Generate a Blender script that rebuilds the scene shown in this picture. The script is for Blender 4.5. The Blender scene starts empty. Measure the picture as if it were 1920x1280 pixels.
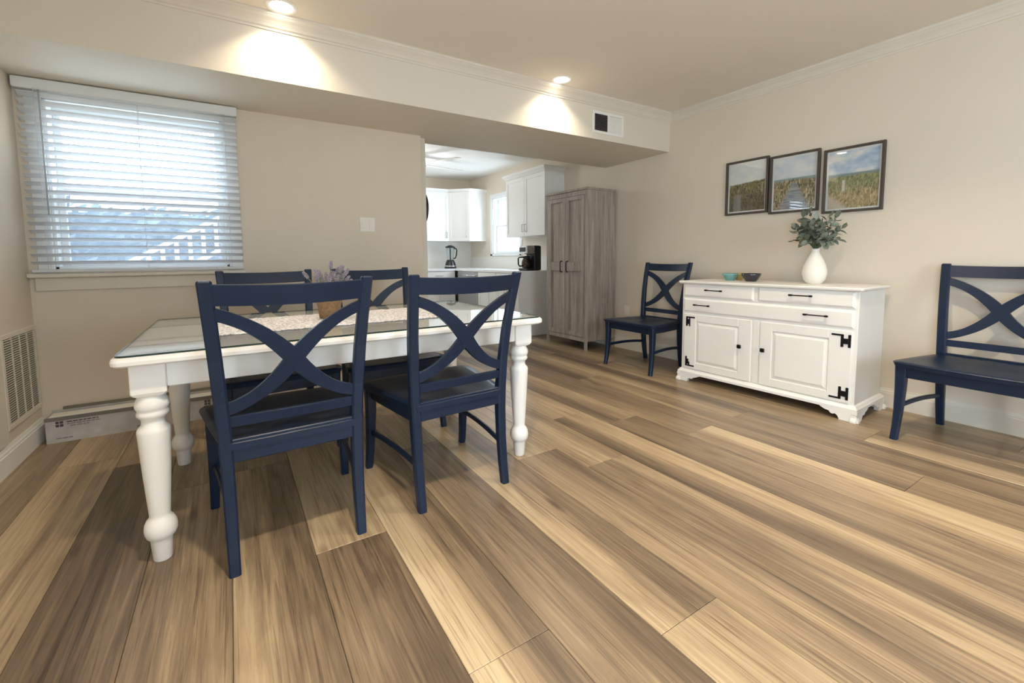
import bpy, bmesh, math, random
from mathutils import Vector, Matrix
random.seed(7)
SC = bpy.context.scene
COL = SC.collection
PI = math.pi

# ------------------------------------------------------------------ camera
H = 1.08
cam_d = bpy.data.cameras.new('camera')
cam = bpy.data.objects.new('camera', cam_d)
COL.objects.link(cam)
cam_d.sensor_fit = 'HORIZONTAL'
cam_d.sensor_width = 36.0
F_PX, CX, CY = 821.0117, 935.2071, 548.5505
cam_d.lens = 36.0 * F_PX / 1920.0
cam_d.shift_x = (960.0 - CX) / 1920.0
cam_d.shift_y = -(640.0 - CY) / 1920.0
cam_d.clip_start = 0.02
right = Vector((0.853241673662632, -0.5214291651785652, -0.009501159222699104))
up = Vector((0.04943228981618168, 0.06272544859178987, 0.9968058822170381))
fwd = Vector((0.5191676945351276, 0.8509859833159082, -0.07929540434941469))
cam.matrix_world = Matrix(((right.x, up.x, -fwd.x, 0), (right.y, up.y, -fwd.y, 0),
                           (right.z, up.z, -fwd.z, H), (0, 0, 0, 1)))
SC.camera = cam

# ------------------------------------------------------------------ world, exposure
SKY_STRENGTH = 7.5
CAN_POWER = 9.5
SOFFIT_CAN_POWER = 3.2   # the two lamps beside the soffit are dimmed
CAN_COLOR = (1.0, 0.84, 0.64)
W = bpy.data.worlds.new('sky'); SC.world = W; W.use_nodes = True
bg = W.node_tree.nodes['Background']
bg.inputs[0].default_value = (0.70, 0.85, 1.0, 1); bg.inputs[1].default_value = SKY_STRENGTH
vs = SC.view_settings
SC.display_settings.display_device = 'sRGB'
vs.view_transform = 'Standard'; vs.look = 'None'; vs.exposure = 1.02; vs.gamma = 1.0
vs.use_curve_mapping = False
cy = SC.cycles
cy.use_denoising = True
cy.max_bounces = 10; cy.diffuse_bounces = 7; cy.glossy_bounces = 4; cy.transmission_bounces = 6
cy.transparent_max_bounces = 16
cy.caustics_reflective = False; cy.caustics_refractive = False
cy.sample_clamp_indirect = 6.0

# ------------------------------------------------------------------ room numbers
XL, XR = -1.035, 3.93           # left and right wall faces
YW = 3.71                       # window wall face
YK0, YK1 = 3.93, 7.45           # kitchen: back of the soffit, far wall
YB = -2.6                       # wall behind the camera
ZC = 2.525                      # ceiling
ZS = 2.152                      # soffit underside
YS = 3.024                      # soffit front
XE = 1.475                      # free end of the window wall

def portal(name, loc, rot, sx, sy):
    d = bpy.data.lights.new(name, 'AREA'); d.shape = 'RECTANGLE'; d.size = sx; d.size_y = sy
    d.cycles.is_portal = True
    o = bpy.data.objects.new(name, d); COL.objects.link(o); o.location = loc; o.rotation_euler = rot
    return o
# light portals in the window openings, seen and added (they guide sampling, they add no light)
portal('window_portal', (-.46, YW + .19, 1.55), (-PI / 2, 0, 0), .9, 1.03)
portal('kitchen_window_portal', (XR + .19, 6.2, 1.62), (0, PI / 2, 0), .95, .84)
portal('added_door_portal', (XL - .18, -1.0, 1.1), (0, -PI / 2, 0), 2.05, 1.4)
portal('added_far_window_portal', (2.32, YK1 + .13, 1.5), (-PI / 2, 0, 0), .66, 1.1)

portal('added_back_window_portal', (1.4, YB - .19, 1.485), (PI / 2, 0, 0), 1.6, 1.27)

# ------------------------------------------------------------------ mesh helpers
class MB:
    def __init__(s): s.v = []; s.f = []; s.sm = []
    def add(s, vs, fs, smooth=False):
        n = len(s.v); s.v += [tuple(p) for p in vs]
        for f in fs: s.f.append([i + n for i in f]); s.sm.append(smooth)
        return s
    def box(s, x0, x1, y0, y1, z0, z1):
        return s.add([(x0, y0, z0), (x1, y0, z0), (x1, y1, z0), (x0, y1, z0), (x0, y0, z1), (x1, y0, z1), (x1, y1, z1), (x0, y1, z1)],
                     [(0, 3, 2, 1), (4, 5, 6, 7), (0, 1, 5, 4), (1, 2, 6, 5), (2, 3, 7, 6), (3, 0, 4, 7)])
    def cbox(s, x0, x1, y0, y1, z0, z1, b=.004):
        b = min(b, (x1 - x0) * .45, (y1 - y0) * .45, (z1 - z0) * .45)
        def ring(z, i): return [(x, y, z) for x, y in crect((x0 + x1) / 2, (y0 + y1) / 2, x1 - x0 - 2 * i, y1 - y0 - 2 * i, b)]
        return s.loft([ring(z0, b), ring(z0 + b, 0), ring(z1 - b, 0), ring(z1, b)])
    def loft(s, rings, cap=True, smooth=False, closed=False):
        n = len(rings[0]); vs = [p for r in rings for p in r]; fs = []
        for i in range(len(rings) - 1 + (1 if closed else 0)):
            a = i * n; b = ((i + 1) % len(rings)) * n
            for j in range(n):
                k = (j + 1) % n
                fs.append((a + j, a + k, b + k, b + j))
        s.add(vs, fs, smooth)
        if cap and not closed:
            m = len(s.v) - len(vs)
            s.f.append([m + j for j in reversed(range(n))]); s.sm.append(False)
            s.f.append([m + (len(rings) - 1) * n + j for j in range(n)]); s.sm.append(False)
        return s
    def lathe(s, prof, c=(0, 0, 0), seg=24, smooth=True, cap=True):
        rings = [[(c[0] + r * math.cos(2 * PI * j / seg), c[1] + r * math.sin(2 * PI * j / seg), c[2] + z) for j in range(seg)] for r, z in prof]
        return s.loft(rings, cap, smooth)
    def tube(s, pts, r, seg=8, smooth=True):
        pts = [Vector(p) for p in pts]; rings = []
        rr = r if isinstance(r, (list, tuple)) else [r] * len(pts)
        ref = None
        for i, p in enumerate(pts):
            t = (pts[min(i + 1, len(pts) - 1)] - pts[max(i - 1, 0)]).normalized()
            if ref is None:
                ref = Vector((0, 0, 1)) if abs(t.z) < .9 else Vector((1, 0, 0))
            a = (ref - t * ref.dot(t)).normalized(); b = t.cross(a); ref = a
            rings.append([tuple(p + (a * math.cos(2 * PI * j / seg) + b * math.sin(2 * PI * j / seg)) * rr[i]) for j in range(seg)])
        return s.loft(rings, True, smooth)
    def prism(s, poly, axis, a0, a1):
        def P(u, v, a): return {'x': (a, u, v), 'y': (u, a, v), 'z': (u, v, a)}[axis]
        n = len(poly)
        s.add([P(u, v, a0) for u, v in poly] + [P(u, v, a1) for u, v in poly],
              [tuple(range(n)), tuple(range(2 * n - 1, n - 1, -1))] + [(i, i + n, (i + 1) % n + n, (i + 1) % n) for i in range(n)])
        return s
    def mesh(s, name):
        me = bpy.data.meshes.new(name); me.from_pydata(s.v, [], s.f)
        me.polygons.foreach_set('use_smooth', s.sm)
        bm = bmesh.new(); bm.from_mesh(me); bmesh.ops.recalc_face_normals(bm, faces=bm.faces); bm.to_mesh(me); bm.free()
        me.update(); return me
    def build(s, name, m, parent=None, loc=None, rz=None):
        me = s.mesh(name); me.materials.append(m)
        o = bpy.data.objects.new(name, me); COL.objects.link(o)
        if parent: o.parent = parent
        if loc: o.location = loc
        if rz is not None: o.rotation_euler = (0, 0, rz)
        return o

def crect(cx, cy, wx, wy, b):
    hx, hy = wx / 2, wy / 2
    b = min(b, hx * .9, hy * .9)
    return [(cx - hx + b, cy - hy), (cx + hx - b, cy - hy), (cx + hx, cy - hy + b), (cx + hx, cy + hy - b),
            (cx + hx - b, cy + hy), (cx - hx + b, cy + hy), (cx - hx, cy + hy - b), (cx - hx, cy - hy + b)]

def tag(o, label=None, cat=None, group=None, kind=None):
    if label: o['label'] = label
    if cat: o['category'] = cat
    if group: o['group'] = group
    if kind: o['kind'] = kind
    return o
def thing(name, label, cat, loc=(0, 0, 0), rz=0, group=None):
    o = bpy.data.objects.new(name, None); COL.objects.link(o); o.empty_display_size = .1
    o.location = loc; o.rotation_euler = (0, 0, rz)
    return tag(o, label, cat, group)
def struct(name, label=None, loc=(0, 0, 0)):
    o = bpy.data.objects.new(name, None); COL.objects.link(o); o.location = loc
    return tag(o, label, None, None, 'structure')
def copy_tree(o, parent=None):
    c = o.copy(); COL.objects.link(c); c.parent = parent
    for ch in list(o.children):
        copy_tree(ch, c)
    return c

# ------------------------------------------------------------------ materials
class N:
    def __init__(s, name):
        s.m = bpy.data.materials.new(name); s.m.use_nodes = True
        s.t = s.m.node_tree; s.t.nodes.clear()
        s.out = s.n('ShaderNodeOutputMaterial')
    def n(s, ty, **kw):
        x = s.t.nodes.new(ty)
        for k, v in kw.items(): setattr(x, k, v)
        return x
    def l(s, a, b): s.t.links.new(a, b)
    def val(s, sock, v):
        if hasattr(v, 'is_linked') or isinstance(v, bpy.types.NodeSocket): s.l(v, sock)
        else: sock.default_value = v
    def math(s, op, a, b=0.0, clamp=False):
        x = s.n('ShaderNodeMath', operation=op); x.use_clamp = clamp
        s.val(x.inputs[0], a); s.val(x.inputs[1], b); return x.outputs[0]
    def mix(s, f, a, b, bt='MIX'):
        x = s.n('ShaderNodeMix', data_type='RGBA', blend_type=bt)
        s.val(x.inputs['Factor'], f)
        for i, v in ((6, a), (7, b)):
            if isinstance(v, bpy.types.NodeSocket): s.l(v, x.inputs[i])
            else: x.inputs[i].default_value = (*v[:3], 1)
        return x.outputs[2]
    def ramp(s, f, stops, interp='LINEAR'):
        x = s.n('ShaderNodeValToRGB'); x.color_ramp.interpolation = interp
        e = x.color_ramp.elements
        while len(e) < len(stops): e.new(.5)
        for el, (p, c) in zip(e, stops): el.position = p; el.color = (*c[:3], 1)
        s.l(f, x.inputs[0]); return x.outputs[0]
    def coord(s, which='Object', scale=(1, 1, 1), loc=(0, 0, 0)):
        t = s.n('ShaderNodeTexCoord'); m = s.n('ShaderNodeMapping')
        m.inputs['Scale'].default_value = scale; m.inputs['Location'].default_value = loc
        s.l(t.outputs[which], m.inputs[0]); return m.outputs[0]
    def noise(s, vec, scale=5, detail=4, rough=.55, dist=0.0):
        x = s.n('ShaderNodeTexNoise'); s.l(vec, x.inputs['Vector'])
        x.inputs['Scale'].default_value = scale; x.inputs['Detail'].default_value = detail
        x.inputs['Roughness'].default_value = rough; x.inputs['Distortion'].default_value = dist
        return x.outputs[0]
    def bump(s, h, strength=.2, dist=.002):
        x = s.n('ShaderNodeBump'); x.inputs['Strength'].default_value = strength; x.inputs['Distance'].default_value = dist
        s.l(h, x.inputs['Height']); return x.outputs[0]
    def pbsdf(s, color, rough=.5, metal=0., spec=.5, coat=0., normal=None, **kw):
        x = s.n('ShaderNodeBsdfPrincipled')
        if isinstance(color, bpy.types.NodeSocket): s.l(color, x.inputs['Base Color'])
        else: x.inputs['Base Color'].default_value = (*color, 1)
        s.val(x.inputs['Roughness'], rough); x.inputs['Metallic'].default_value = metal
        x.inputs['Specular IOR Level'].default_value = spec; x.inputs['Coat Weight'].default_value = coat
        if coat: x.inputs['Coat Roughness'].default_value = .12
        if normal: s.l(normal, x.inputs['Normal'])
        for k, v in kw.items(): x.inputs[k].default_value = v
        s.l(x.outputs[0], s.out.inputs[0]); return s.m

def paint(name, col, rough=.5, var=.04, scale=3.0, bump=.05, bscale=180, spec=.4, coat=0.):
    k = N(name); c = k.coord('Object')
    n = k.noise(c, scale, 4)
    f = k.ramp(n, [(.3, (1 - var,) * 3), (.7, (1 + var * .3,) * 3)])
    cc = k.mix(1.0, col, f, 'MULTIPLY')
    b = k.bump(k.noise(c, bscale, 2), bump, .001)
    return k.pbsdf(cc, rough, spec=spec, normal=b, coat=coat)
def flat(name, col, rough=.5, metal=0., spec=.5, coat=0.):
    k = N(name); c = k.coord('Object')
    n = k.noise(c, 40, 3)
    r = k.math('ADD', k.math('MULTIPLY', n, .12), rough - .06)
    return k.pbsdf(col, r, metal, spec, coat)
def emit(name, col, s):
    k = N(name); e = k.n('ShaderNodeEmission'); e.inputs[0].default_value = (*col, 1); e.inputs[1].default_value = s
    k.l(e.outputs[0], k.out.inputs[0]); return k.m
def glass(name, tint=(1, 1, 1), refl=.08, rough=.02):
    k = N(name)
    t = k.n('ShaderNodeBsdfTransparent'); t.inputs[0].default_value = (*tint, 1)
    g = k.n('ShaderNodeBsdfGlossy'); g.inputs['Roughness'].default_value = rough
    lw = k.n('ShaderNodeLayerWeight')      # Schlick reflectance, the same for both faces of the sheet
    fr = k.math('ADD', k.math('MULTIPLY', k.math('POWER', lw.outputs['Facing'], 5.0), .9), refl * .5)
    m = k.n('ShaderNodeMixShader'); k.l(fr, m.inputs[0])
    k.l(t.outputs[0], m.inputs[1]); k.l(g.outputs[0], m.inputs[2]); k.l(m.outputs[0], k.out.inputs[0])
    return k.m

M = {}
M['wall'] = paint('wall_paint', (.715, .640, .53), .6, .03, 1.5, .08, 140)
M['ceil'] = paint('ceiling_paint', (.80, .755, .675), .8, .02, 1.2, .08, 140)
M['trim'] = paint('trim_paint', (.72, .67, .58), .42, .03, 6, .02)
M['white'] = paint('white_paint', (.85, .84, .805), .38, .03, 5, .02)
M['kwhite'] = paint('kitchen_white', (.82, .81, .785), .35, .02, 4, .02)
M['wframe'] = paint('window_white', (.78, .80, .80), .4, .02, 6, .02)
M['navy'] = paint('navy_paint', (.0075, .0185, .046), .36, .12, 9, .04, 220, spec=.35)
M['black'] = flat('black_metal', (.012, .012, .013), .4, .6)
M['blackp'] = flat('black_plastic', (.012, .012, .014), .3)
M['chrome'] = flat('steel', (.62, .62, .62), .28, 1.0)
M['nickel'] = flat('nickel', (.55, .54, .52), .3, 1.0)
M['dark'] = flat('dark_void', (.02, .02, .02), .8)
M['pane'] = glass('pane_glass')
M['tglass'] = glass('table_glass', (.985, .995, .99))
M['gedge'] = flat('glass_edge', (.012, .035, .03), .15)
M['bowl_teal'] = flat('teal_glaze', (.16, .36, .34), .2, coat=.5)
M['bowl_dark'] = flat('charcoal_glaze', (.035, .032, .04), .25, coat=.4)
M['bowl_mustard'] = flat('mustard_glaze', (.45, .33, .10), .25, coat=.4)
M['vase'] = paint('white_ceramic', (.86, .82, .76), .42, .02, 8, .02)
M['stem'] = flat('stem_green', (.09, .13, .06), .6)
M['slat'] = None
M['counter'] = paint('white_quartz', (.84, .84, .84), .2, .03, 9, .0)
M['splash'] = paint('backsplash_white', (.74, .72, .67), .3, .02, 4, .02)
M['steel_dw'] = flat('dishwasher_steel', (.46, .46, .47), .35, .8)
M['lens'] = emit('lamp_lens', (1.0, .93, .80), 9.0)
M['plate'] = flat('switch_plate', (.80, .77, .70), .4)

# blind slats: white faux wood, a little light passes through
k = N('blind_slat'); d1 = k.n('ShaderNodeBsdfDiffuse'); d1.inputs[0].default_value = (.70, .72, .74, 1)
d2 = k.n('ShaderNodeBsdfTranslucent'); d2.inputs[0].default_value = (.7, .8, .9, 1)
mx = k.n('ShaderNodeMixShader'); mx.inputs[0].default_value = .02
k.l(d1.outputs[0], mx.inputs[1]); k.l(d2.outputs[0], mx.inputs[2]); k.l(mx.outputs[0], k.out.inputs[0]); M['slat'] = k.m
# insect screen; its bluish translucent share paints bright haze over the view
k = N('insect_screen_haze'); d1 = k.n('ShaderNodeBsdfTransparent'); d2 = k.n('ShaderNodeBsdfTranslucent'); d2.inputs[0].default_value = (.13, .155, .19, 1)
mx = k.n('ShaderNodeMixShader'); mx.inputs[0].default_value = .42
k.l(d1.outputs[0], mx.inputs[1]); k.l(d2.outputs[0], mx.inputs[2]); k.l(mx.outputs[0], k.out.inputs[0]); M['screen'] = k.m

def floor_mat():
    k = N('vinyl_plank')
    oi = k.n('ShaderNodeObjectInfo'); sep = k.n('ShaderNodeSeparateColor'); k.l(oi.outputs['Color'], sep.inputs[0])
    tone, grad = sep.outputs[0], k.math('SUBTRACT', k.math('MULTIPLY', sep.outputs[1], 2.0), 1.0)
    tc = k.n('ShaderNodeTexCoord'); sx = k.n('ShaderNodeSeparateXYZ'); k.l(tc.outputs['Object'], sx.inputs[0])
    rnd = k.math('MULTIPLY', oi.outputs['Random'], 57.0)
    def vec(ax, ay, off):
        c = k.n('ShaderNodeCombineXYZ')
        k.l(k.math('ADD', k.math('MULTIPLY', sx.outputs[0], ax), rnd), c.inputs[0])
        k.l(k.math('ADD', k.math('MULTIPLY', sx.outputs[1], ay), off), c.inputs[1])
        k.l(rnd, c.inputs[2]); return c.outputs[0]
    big = k.noise(vec(7, .55, 3.0), 1.0, 3, .5, .5)
    mid = k.noise(vec(30, 1.3, 9.0), 1.0, 6, .66, 1.6)
    fine = k.noise(vec(210, 4.5, 17.0), 1.0, 3, .6)
    pore = k.noise(vec(95, 1.6, 31.0), 1.0, 4, .7, .8)
    warp = k.math('MULTIPLY', k.math('SUBTRACT', big, .5), 1.5)
    acr = k.math('ADD', k.math('MULTIPLY', sx.outputs[0], 7.6), warp)
    acr = k.math('SUBTRACT', k.math('MULTIPLY', k.math('ADD', k.math('MULTIPLY', acr, 1.6), .5, True), 2.0), 1.0)
    t = k.math('ADD', tone, k.math('MULTIPLY', k.math('MULTIPLY', acr, grad), .34))
    t = k.math('ADD', t, k.math('MULTIPLY', k.math('SUBTRACT', big, .5), .75))
    t = k.math('ADD', t, k.math('MULTIPLY', k.math('SUBTRACT', mid, .5), .80))
    t = k.math('ADD', t, k.math('MULTIPLY', k.math('SUBTRACT', fine, .5), .20))
    dk = k.ramp(pore, [(.34, (.45, .41, .38)), (.47, (1, 1, 1))])
    col = k.ramp(t, [(.0, (.070, .052, .037)), (.25, (.142, .102, .067)), (.5, (.265, .194, .121)), (.72, (.41, .308, .188)), (1.0, (.555, .44, .285))])
    col = k.mix(.75, col, dk, 'MULTIPLY')
    kn = k.n('ShaderNodeTexVoronoi'); k.l(vec(5, 1.3, 5.0), kn.inputs['Vector']); kn.inputs['Scale'].default_value = 1.0
    kd = k.ramp(kn.outputs['Distance'], [(.03, (.35, .3, .27)), (.12, (1, 1, 1))])
    col = k.mix(.8, col, kd, 'MULTIPLY')
    r = k.math('ADD', k.math('MULTIPLY', fine, .14), .27)
    b = k.bump(k.math('ADD', mid, k.math('MULTIPLY', fine, .6)), .10, .0015)
    return k.pbsdf(col, r, spec=.45, normal=b)
M['floor'] = floor_mat()

def grey_wood(name, stops, rough=.55):
    k = N(name)
    c1 = k.coord('Object', (26, 26, 1.6)); c2 = k.coord('Object', (120, 120, 5)); c3 = k.coord('Object', (7, 7, .8))
    a = k.noise(c1, 1, 5, .65, .5); b = k.noise(c2, 1, 3, .6); c = k.noise(c3, 1, 2)
    t = k.math('ADD', k.math('MULTIPLY', a, .55), k.math('ADD', k.math('MULTIPLY', b, .28), k.math('MULTIPLY', c, .25)))
    return k.pbsdf(k.ramp(t, stops), rough, normal=k.bump(b, .15, .001))
M['gwood'] = grey_wood('grey_oak', [(.36, (.165, .130, .105)), (.5, (.31, .258, .216)), (.66, (.46, .40, .35))])
M['frame'] = grey_wood('picture_frame_wood', [(.3, (.035, .025, .018)), (.7, (.09, .07, .05))])
M['mat'] = flat('picture_mat', (.74, .74, .70), .7)

def print_mat(kind):
    k = N('beach_print_%d' % kind)
    tc = k.n('ShaderNodeTexCoord'); sx = k.n('ShaderNodeSeparateXYZ'); k.l(tc.outputs['Generated'], sx.inputs[0])
    u, v = sx.outputs[0], sx.outputs[2]
    def cv(a, b, o=0.):
        c = k.n('ShaderNodeCombineXYZ'); k.l(k.math('MULTIPLY', u, a), c.inputs[0]); k.l(k.math('MULTIPLY', v, b), c.inputs[1]); c.inputs[2].default_value = o
        return c.outputs[0]
    cloud = k.noise(cv(2.2, 5, kind), 1.0, 4)
    grass = k.noise(cv(26, 12, kind + 4), 1.0, 5, .7, 1.0); wob = k.noise(cv(7, 1, kind), 1.0, 3)
    def step(x, e, w=.012): # 1 when x>e
        return k.math('MULTIPLY', k.math('SUBTRACT', x, k.math('SUBTRACT', e, w)), .5 / w, True)
    def boxm(u0, u1, v0, v1):
        a = k.math('MULTIPLY', step(u, u0), k.math('SUBTRACT', 1.0, step(u, u1)))
        b = k.math('MULTIPLY', step(v, v0), k.math('SUBTRACT', 1.0, step(v, v1)))
        return k.math('MULTIPLY', a, b)
    if kind == 0:
        sky = k.ramp(cloud, [(.35, (.60, .66, .66)), (.65, (.74, .75, .70))])
        gr = k.ramp(grass, [(.38, (.035, .032, .018)), (.5, (.17, .15, .06)), (.62, (.40, .33, .16))])
        hor = k.math('ADD', k.math('ADD', .54, k.math('MULTIPLY', u, .05)), k.math('MULTIPLY', wob, .06))
        col = k.mix(step(v, hor, .015), k.mix(step(v, .36, .12), k.mix(.55, gr, (.05, .05, .045)), gr), sky)
        col = k.mix(boxm(.13, .34, -.1, .36), col, (.22, .21, .19)); col = k.mix(boxm(.9, .95, .36, .52), col, (.30, .29, .25))
    elif kind == 1:
        sky = k.ramp(cloud, [(.35, (.50, .60, .68)), (.62, (.72, .74, .72))])
        gr = k.ramp(grass, [(.38, (.05, .055, .03)), (.5, (.24, .20, .10)), (.62, (.62, .50, .34))])
        sea = (.22, .33, .34)
        hor = .60
        d = k.math('ABSOLUTE', k.math('SUBTRACT', u, .5))
        path = k.math('SUBTRACT', 1.0, step(k.math('ADD', d, k.math('MULTIPLY', wob, .06)), k.math('ADD', .08, k.math('MULTIPLY', k.math('SUBTRACT', .50, v), .62)), .03))
        path = k.math('MULTIPLY', path, k.math('SUBTRACT', 1.0, step(v, .50)))
        pc = k.ramp(k.noise(cv(3, 40, 2), 1, 3), [(.35, (.15, .18, .21)), (.65, (.40, .40, .38))])
        col = k.mix(step(v, .60), k.mix(step(v, k.math('ADD', .52, k.math('MULTIPLY', wob, .08)), .02), k.mix(path, gr, pc), sea), sky)
    else:
        sky = k.ramp(cloud, [(.38, (.30, .44, .60)), (.55, (.52, .62, .70)), (.66, (.74, .74, .70))])
        gr = k.ramp(grass, [(.38, (.14, .12, .05)), (.5, (.36, .29, .14)), (.62, (.66, .50, .30))])
        gg = k.ramp(grass, [(.38, (.10, .13, .06)), (.5, (.25, .26, .12)), (.62, (.42, .38, .20))])
        gr = k.mix(step(v, .34, .1), gr, gg)
        hor = k.math('ADD', .54, k.math('MULTIPLY', wob, .05))
        col = k.mix(step(v, hor), gr, k.mix(step(v, .61), (.20, .28, .27), sky))
        sand = k.math('MULTIPLY', k.math('SUBTRACT', 1.0, step(k.math('ADD', u, k.math('MULTIPLY', v, 1.6)), .42, .08)), .85)
        col = k.mix(sand, col, (.56, .48, .38)); col = k.mix(boxm(.29, .345, .30, .50), col, (.62, .60, .52))
    return k.pbsdf(col, .5, spec=.3)

# ------------------------------------------------------------------ floor of separate planks
floor = struct('floor', 'warm brown wood-look plank floor')
MB().box(XL - .15, XR + .15, YB - .15, YK1 + .15, -.06, -.006).build('subfloor', M['dark'], floor)
PW, PL = .262, 2.2
pk = MB().cbox(-PW / 2 + .0006, PW / 2 - .0006, -PL / 2 + .0006, PL / 2 - .0006, -.006, 0, .0018).mesh('plank'); pk.materials.append(M['floor'])
joint = {1: 1.66, 2: .95, 3: 2.35, 4: .763, 5: 1.89, 6: 1.63, 7: 2.25, 8: 2.0, 9: 1.62, 10: 2.88, 11: 1.635, 12: 1.01, 13: 2.1, 14: .5, 0: .35, -1: 2.5, -2: 2.95, -3: .9, -4: 1.9}
tones = {}      # (column, plank index from joint) -> tone, gradient
tones[(-4, 0)] = (.56, .5); tones[(-4, -1)] = (.60, .5)
tones[(-3, 0)] = (.62, .4); tones[(-3, 1)] = (.62, .4); tones[(-3, 2)] = (.60, .45)
tones[(-2, -1)] = (.30, .62); tones[(-2, -2)] = (.32, .62); tones[(-2, 0)] = (.5, .5)
tones[(-1, -1)] = (.46, .52); tones[(-1, 0)] = (.5, .55); tones[(-1, -2)] = (.48, .5)
tones[(0, 0)] = (.52, .38); tones[(0, 1)] = (.44, .5); tones[(0, -1)] = (.55, .4)
tones[(1, 0)] = (.70, .5); tones[(1, -1)] = (.30, .42)
tones[(2, 0)] = (.58, .12); tones[(2, -1)] = (.60, .1)
tones[(3, -1)] = (.36, .42); tones[(3, -2)] = (.42, .45); tones[(3, 0)] = (.6, .4)
tones[(4, 0)] = (.56, .12); tones[(4, -1)] = (.70, .42)
tones[(5, -1)] = (.46, .45); tones[(5, 0)] = (.62, .5); tones[(5, -2)] = (.45, .5)
tones[(6, -1)] = (.52, .60); tones[(6, 0)] = (.58, .45)
tones[(7, -1)] = (.46, .75); tones[(7, -2)] = (.46, .72)
tones[(8, 0)] = (.5, .7); tones[(9, -1)] = (.62, .75); tones[(9, 0)] = (.44, .45); tones[(10, -1)] = (.46, .6); tones[(11, -1)] = (.42, .5); tones[(12, -1)] = (.60, .3)
first = True
rp = random.Random(21)
for c in range(-5, 16):
    x0 = -.047 + PW * c
    xc = x0 + PW / 2
    if xc + PW / 2 < XL - .02 or xc - PW / 2 > XR + .02: continue
    j = joint.get(c, rp.uniform(0, 1.4))
    for n in range(-5, 6):
        yc = j + PL * (n + .5)
        if yc - PL / 2 > YK1 or yc + PL / 2 < YB: continue
        o = bpy.data.objects.new('plank', pk); COL.objects.link(o); o.parent = floor; o.location = (xc, yc, 0)
        tn, g = tones.get((c, n), (rp.uniform(.36, .64), rp.choice([.2, .35, .5, .65, .8])))
        if rp.random() < .5: o.rotation_euler = (0, 0, PI); g = 1 - g
        o.color = (tn, g, rp.random(), 1)

# ------------------------------------------------------------------ walls, ceiling, soffit
def wall_with_hole(name, label, axis, a0, a1, z0, z1, t0, t1, hole, m):
    b = MB(); h0, h1, hz0, hz1 = hole
    def bx(u0, u1, q0, q1):
        if axis == 'x': b.box(u0, u1, t0, t1, q0, q1)
        else: b.box(t0, t1, u0, u1, q0, q1)
    bx(a0, h0, z0, z1); bx(h1, a1, z0, z1); bx(h0, h1, z0, hz0); bx(h0, h1, hz1, z1)
    o = b.build(name, m); tag(o, label, None, None, 'structure'); return o
WH = (-.915, -.005, 1.035, 2.065)
wall_with_hole('wall_window', 'beige wall around the window with blinds', 'x', XL - .1, XE, 0, ZS + .01, YW, YW + .21, WH, M['wall'])
KH = (5.78, 6.62, 1.15, 2.10)
wall_with_hole('wall_right', 'long beige wall behind the sideboard, chairs and wardrobe', 'y', YB - .1, YK1 + .1, 0, 2.7, XR, XR + .2, KH, M['wall'])
PD = (-1.7, -.3, .07, 2.12)
wall_with_hole('wall_left', 'left wall with the big vent grille', 'y', YB - .1, YW + .21, 0, 2.7, XL - .2, XL, PD, M['wall'])
BH = (.6, 2.2, .85, 2.12)
wall_with_hole('wall_back', 'wall behind the viewer', 'x', XL - .2, XR + .2, 0, 2.7, YB - .2, YB, BH, M['wall'])
FH = (1.99, 2.65, .98, 2.06)
wall_with_hole('wall_kitchen_far', 'far kitchen wall', 'x', 1.7, XR + .2, 0, 2.7, YK1, YK1 + .15, FH, M['wall'])
tag(MB().box(1.70, 1.84, 4.57, YK1, 0, 2.6).build('wall_kitchen_left', M['wall']), 'left kitchen wall', None, None, 'structure')
tag(MB().box(1.36, 1.70, 4.57, 4.67, 0, 2.6).build('wall_kitchen_return', M['wall']), 'short kitchen return wall', None, None, 'structure')
tag(MB().box(1.36, XE, YW + .21, 4.57, 0, 2.6).build('wall_kitchen_side', M['wall']), 'side wall of the passage', None, None, 'structure')
# ceiling: one slab with round openings for the recessed lamps would be overkill; lamps sit in shallow rings
tag(MB().box(XL - .2, XR + .2, YB - .2, YS + .1, ZC, ZC + .1).build('ceiling', M['ceil']), 'beige dining room ceiling', None, None, 'structure')
tag(MB().box(1.36, XR + .2, YK0 - .02, YK1 + .2, ZC, ZC + .1).build('ceiling_kitchen', M['kwhite']), 'white kitchen ceiling', None, None, 'structure')
tag(MB().box(XL - .01, XR + .01, YS, YK0, ZS, ZC + .1).build('ceiling_soffit', paint('soffit_paint', (.73, .68, .585), .6, .02, 1.2, .08, 140)), 'boxed beam below the ceiling over the window wall', None, None, 'structure')
# pale edge trim at the free end of the window wall
tag(MB().cbox(XE, XE + .062, YW + .05, YW + .21, 0, ZS, .004).build('trim_1', M['trim']), 'pale corner trim at the free end of the window wall', None, None, 'structure')

# crown moulding (profile swept along the wall)
def crown_profile(): # (distance from wall, height below ceiling)
    return [(0, -.085), (.006, -.085), (.008, -.074), (.016, -.068), (.022, -.056), (.034, -.040), (.048, -.028), (.056, -.018), (.060, -.016), (.062, -.004), (.066, 0), (0, 0)]
pr = crown_profile()
b = MB(); b.prism([(XR - d, ZC + z) for d, z in pr], 'y', YB, YS); o = b.build('trim_2', M['trim']); tag(o, 'crown moulding along the top of the right wall', None, None, 'structure')
b = MB(); b.prism([(YS - d, ZC + z) for d, z in pr], 'x', XL, XR); o = b.build('trim_3', M['trim']); tag(o, 'crown moulding along the top of the soffit', None, None, 'structure')

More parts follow.
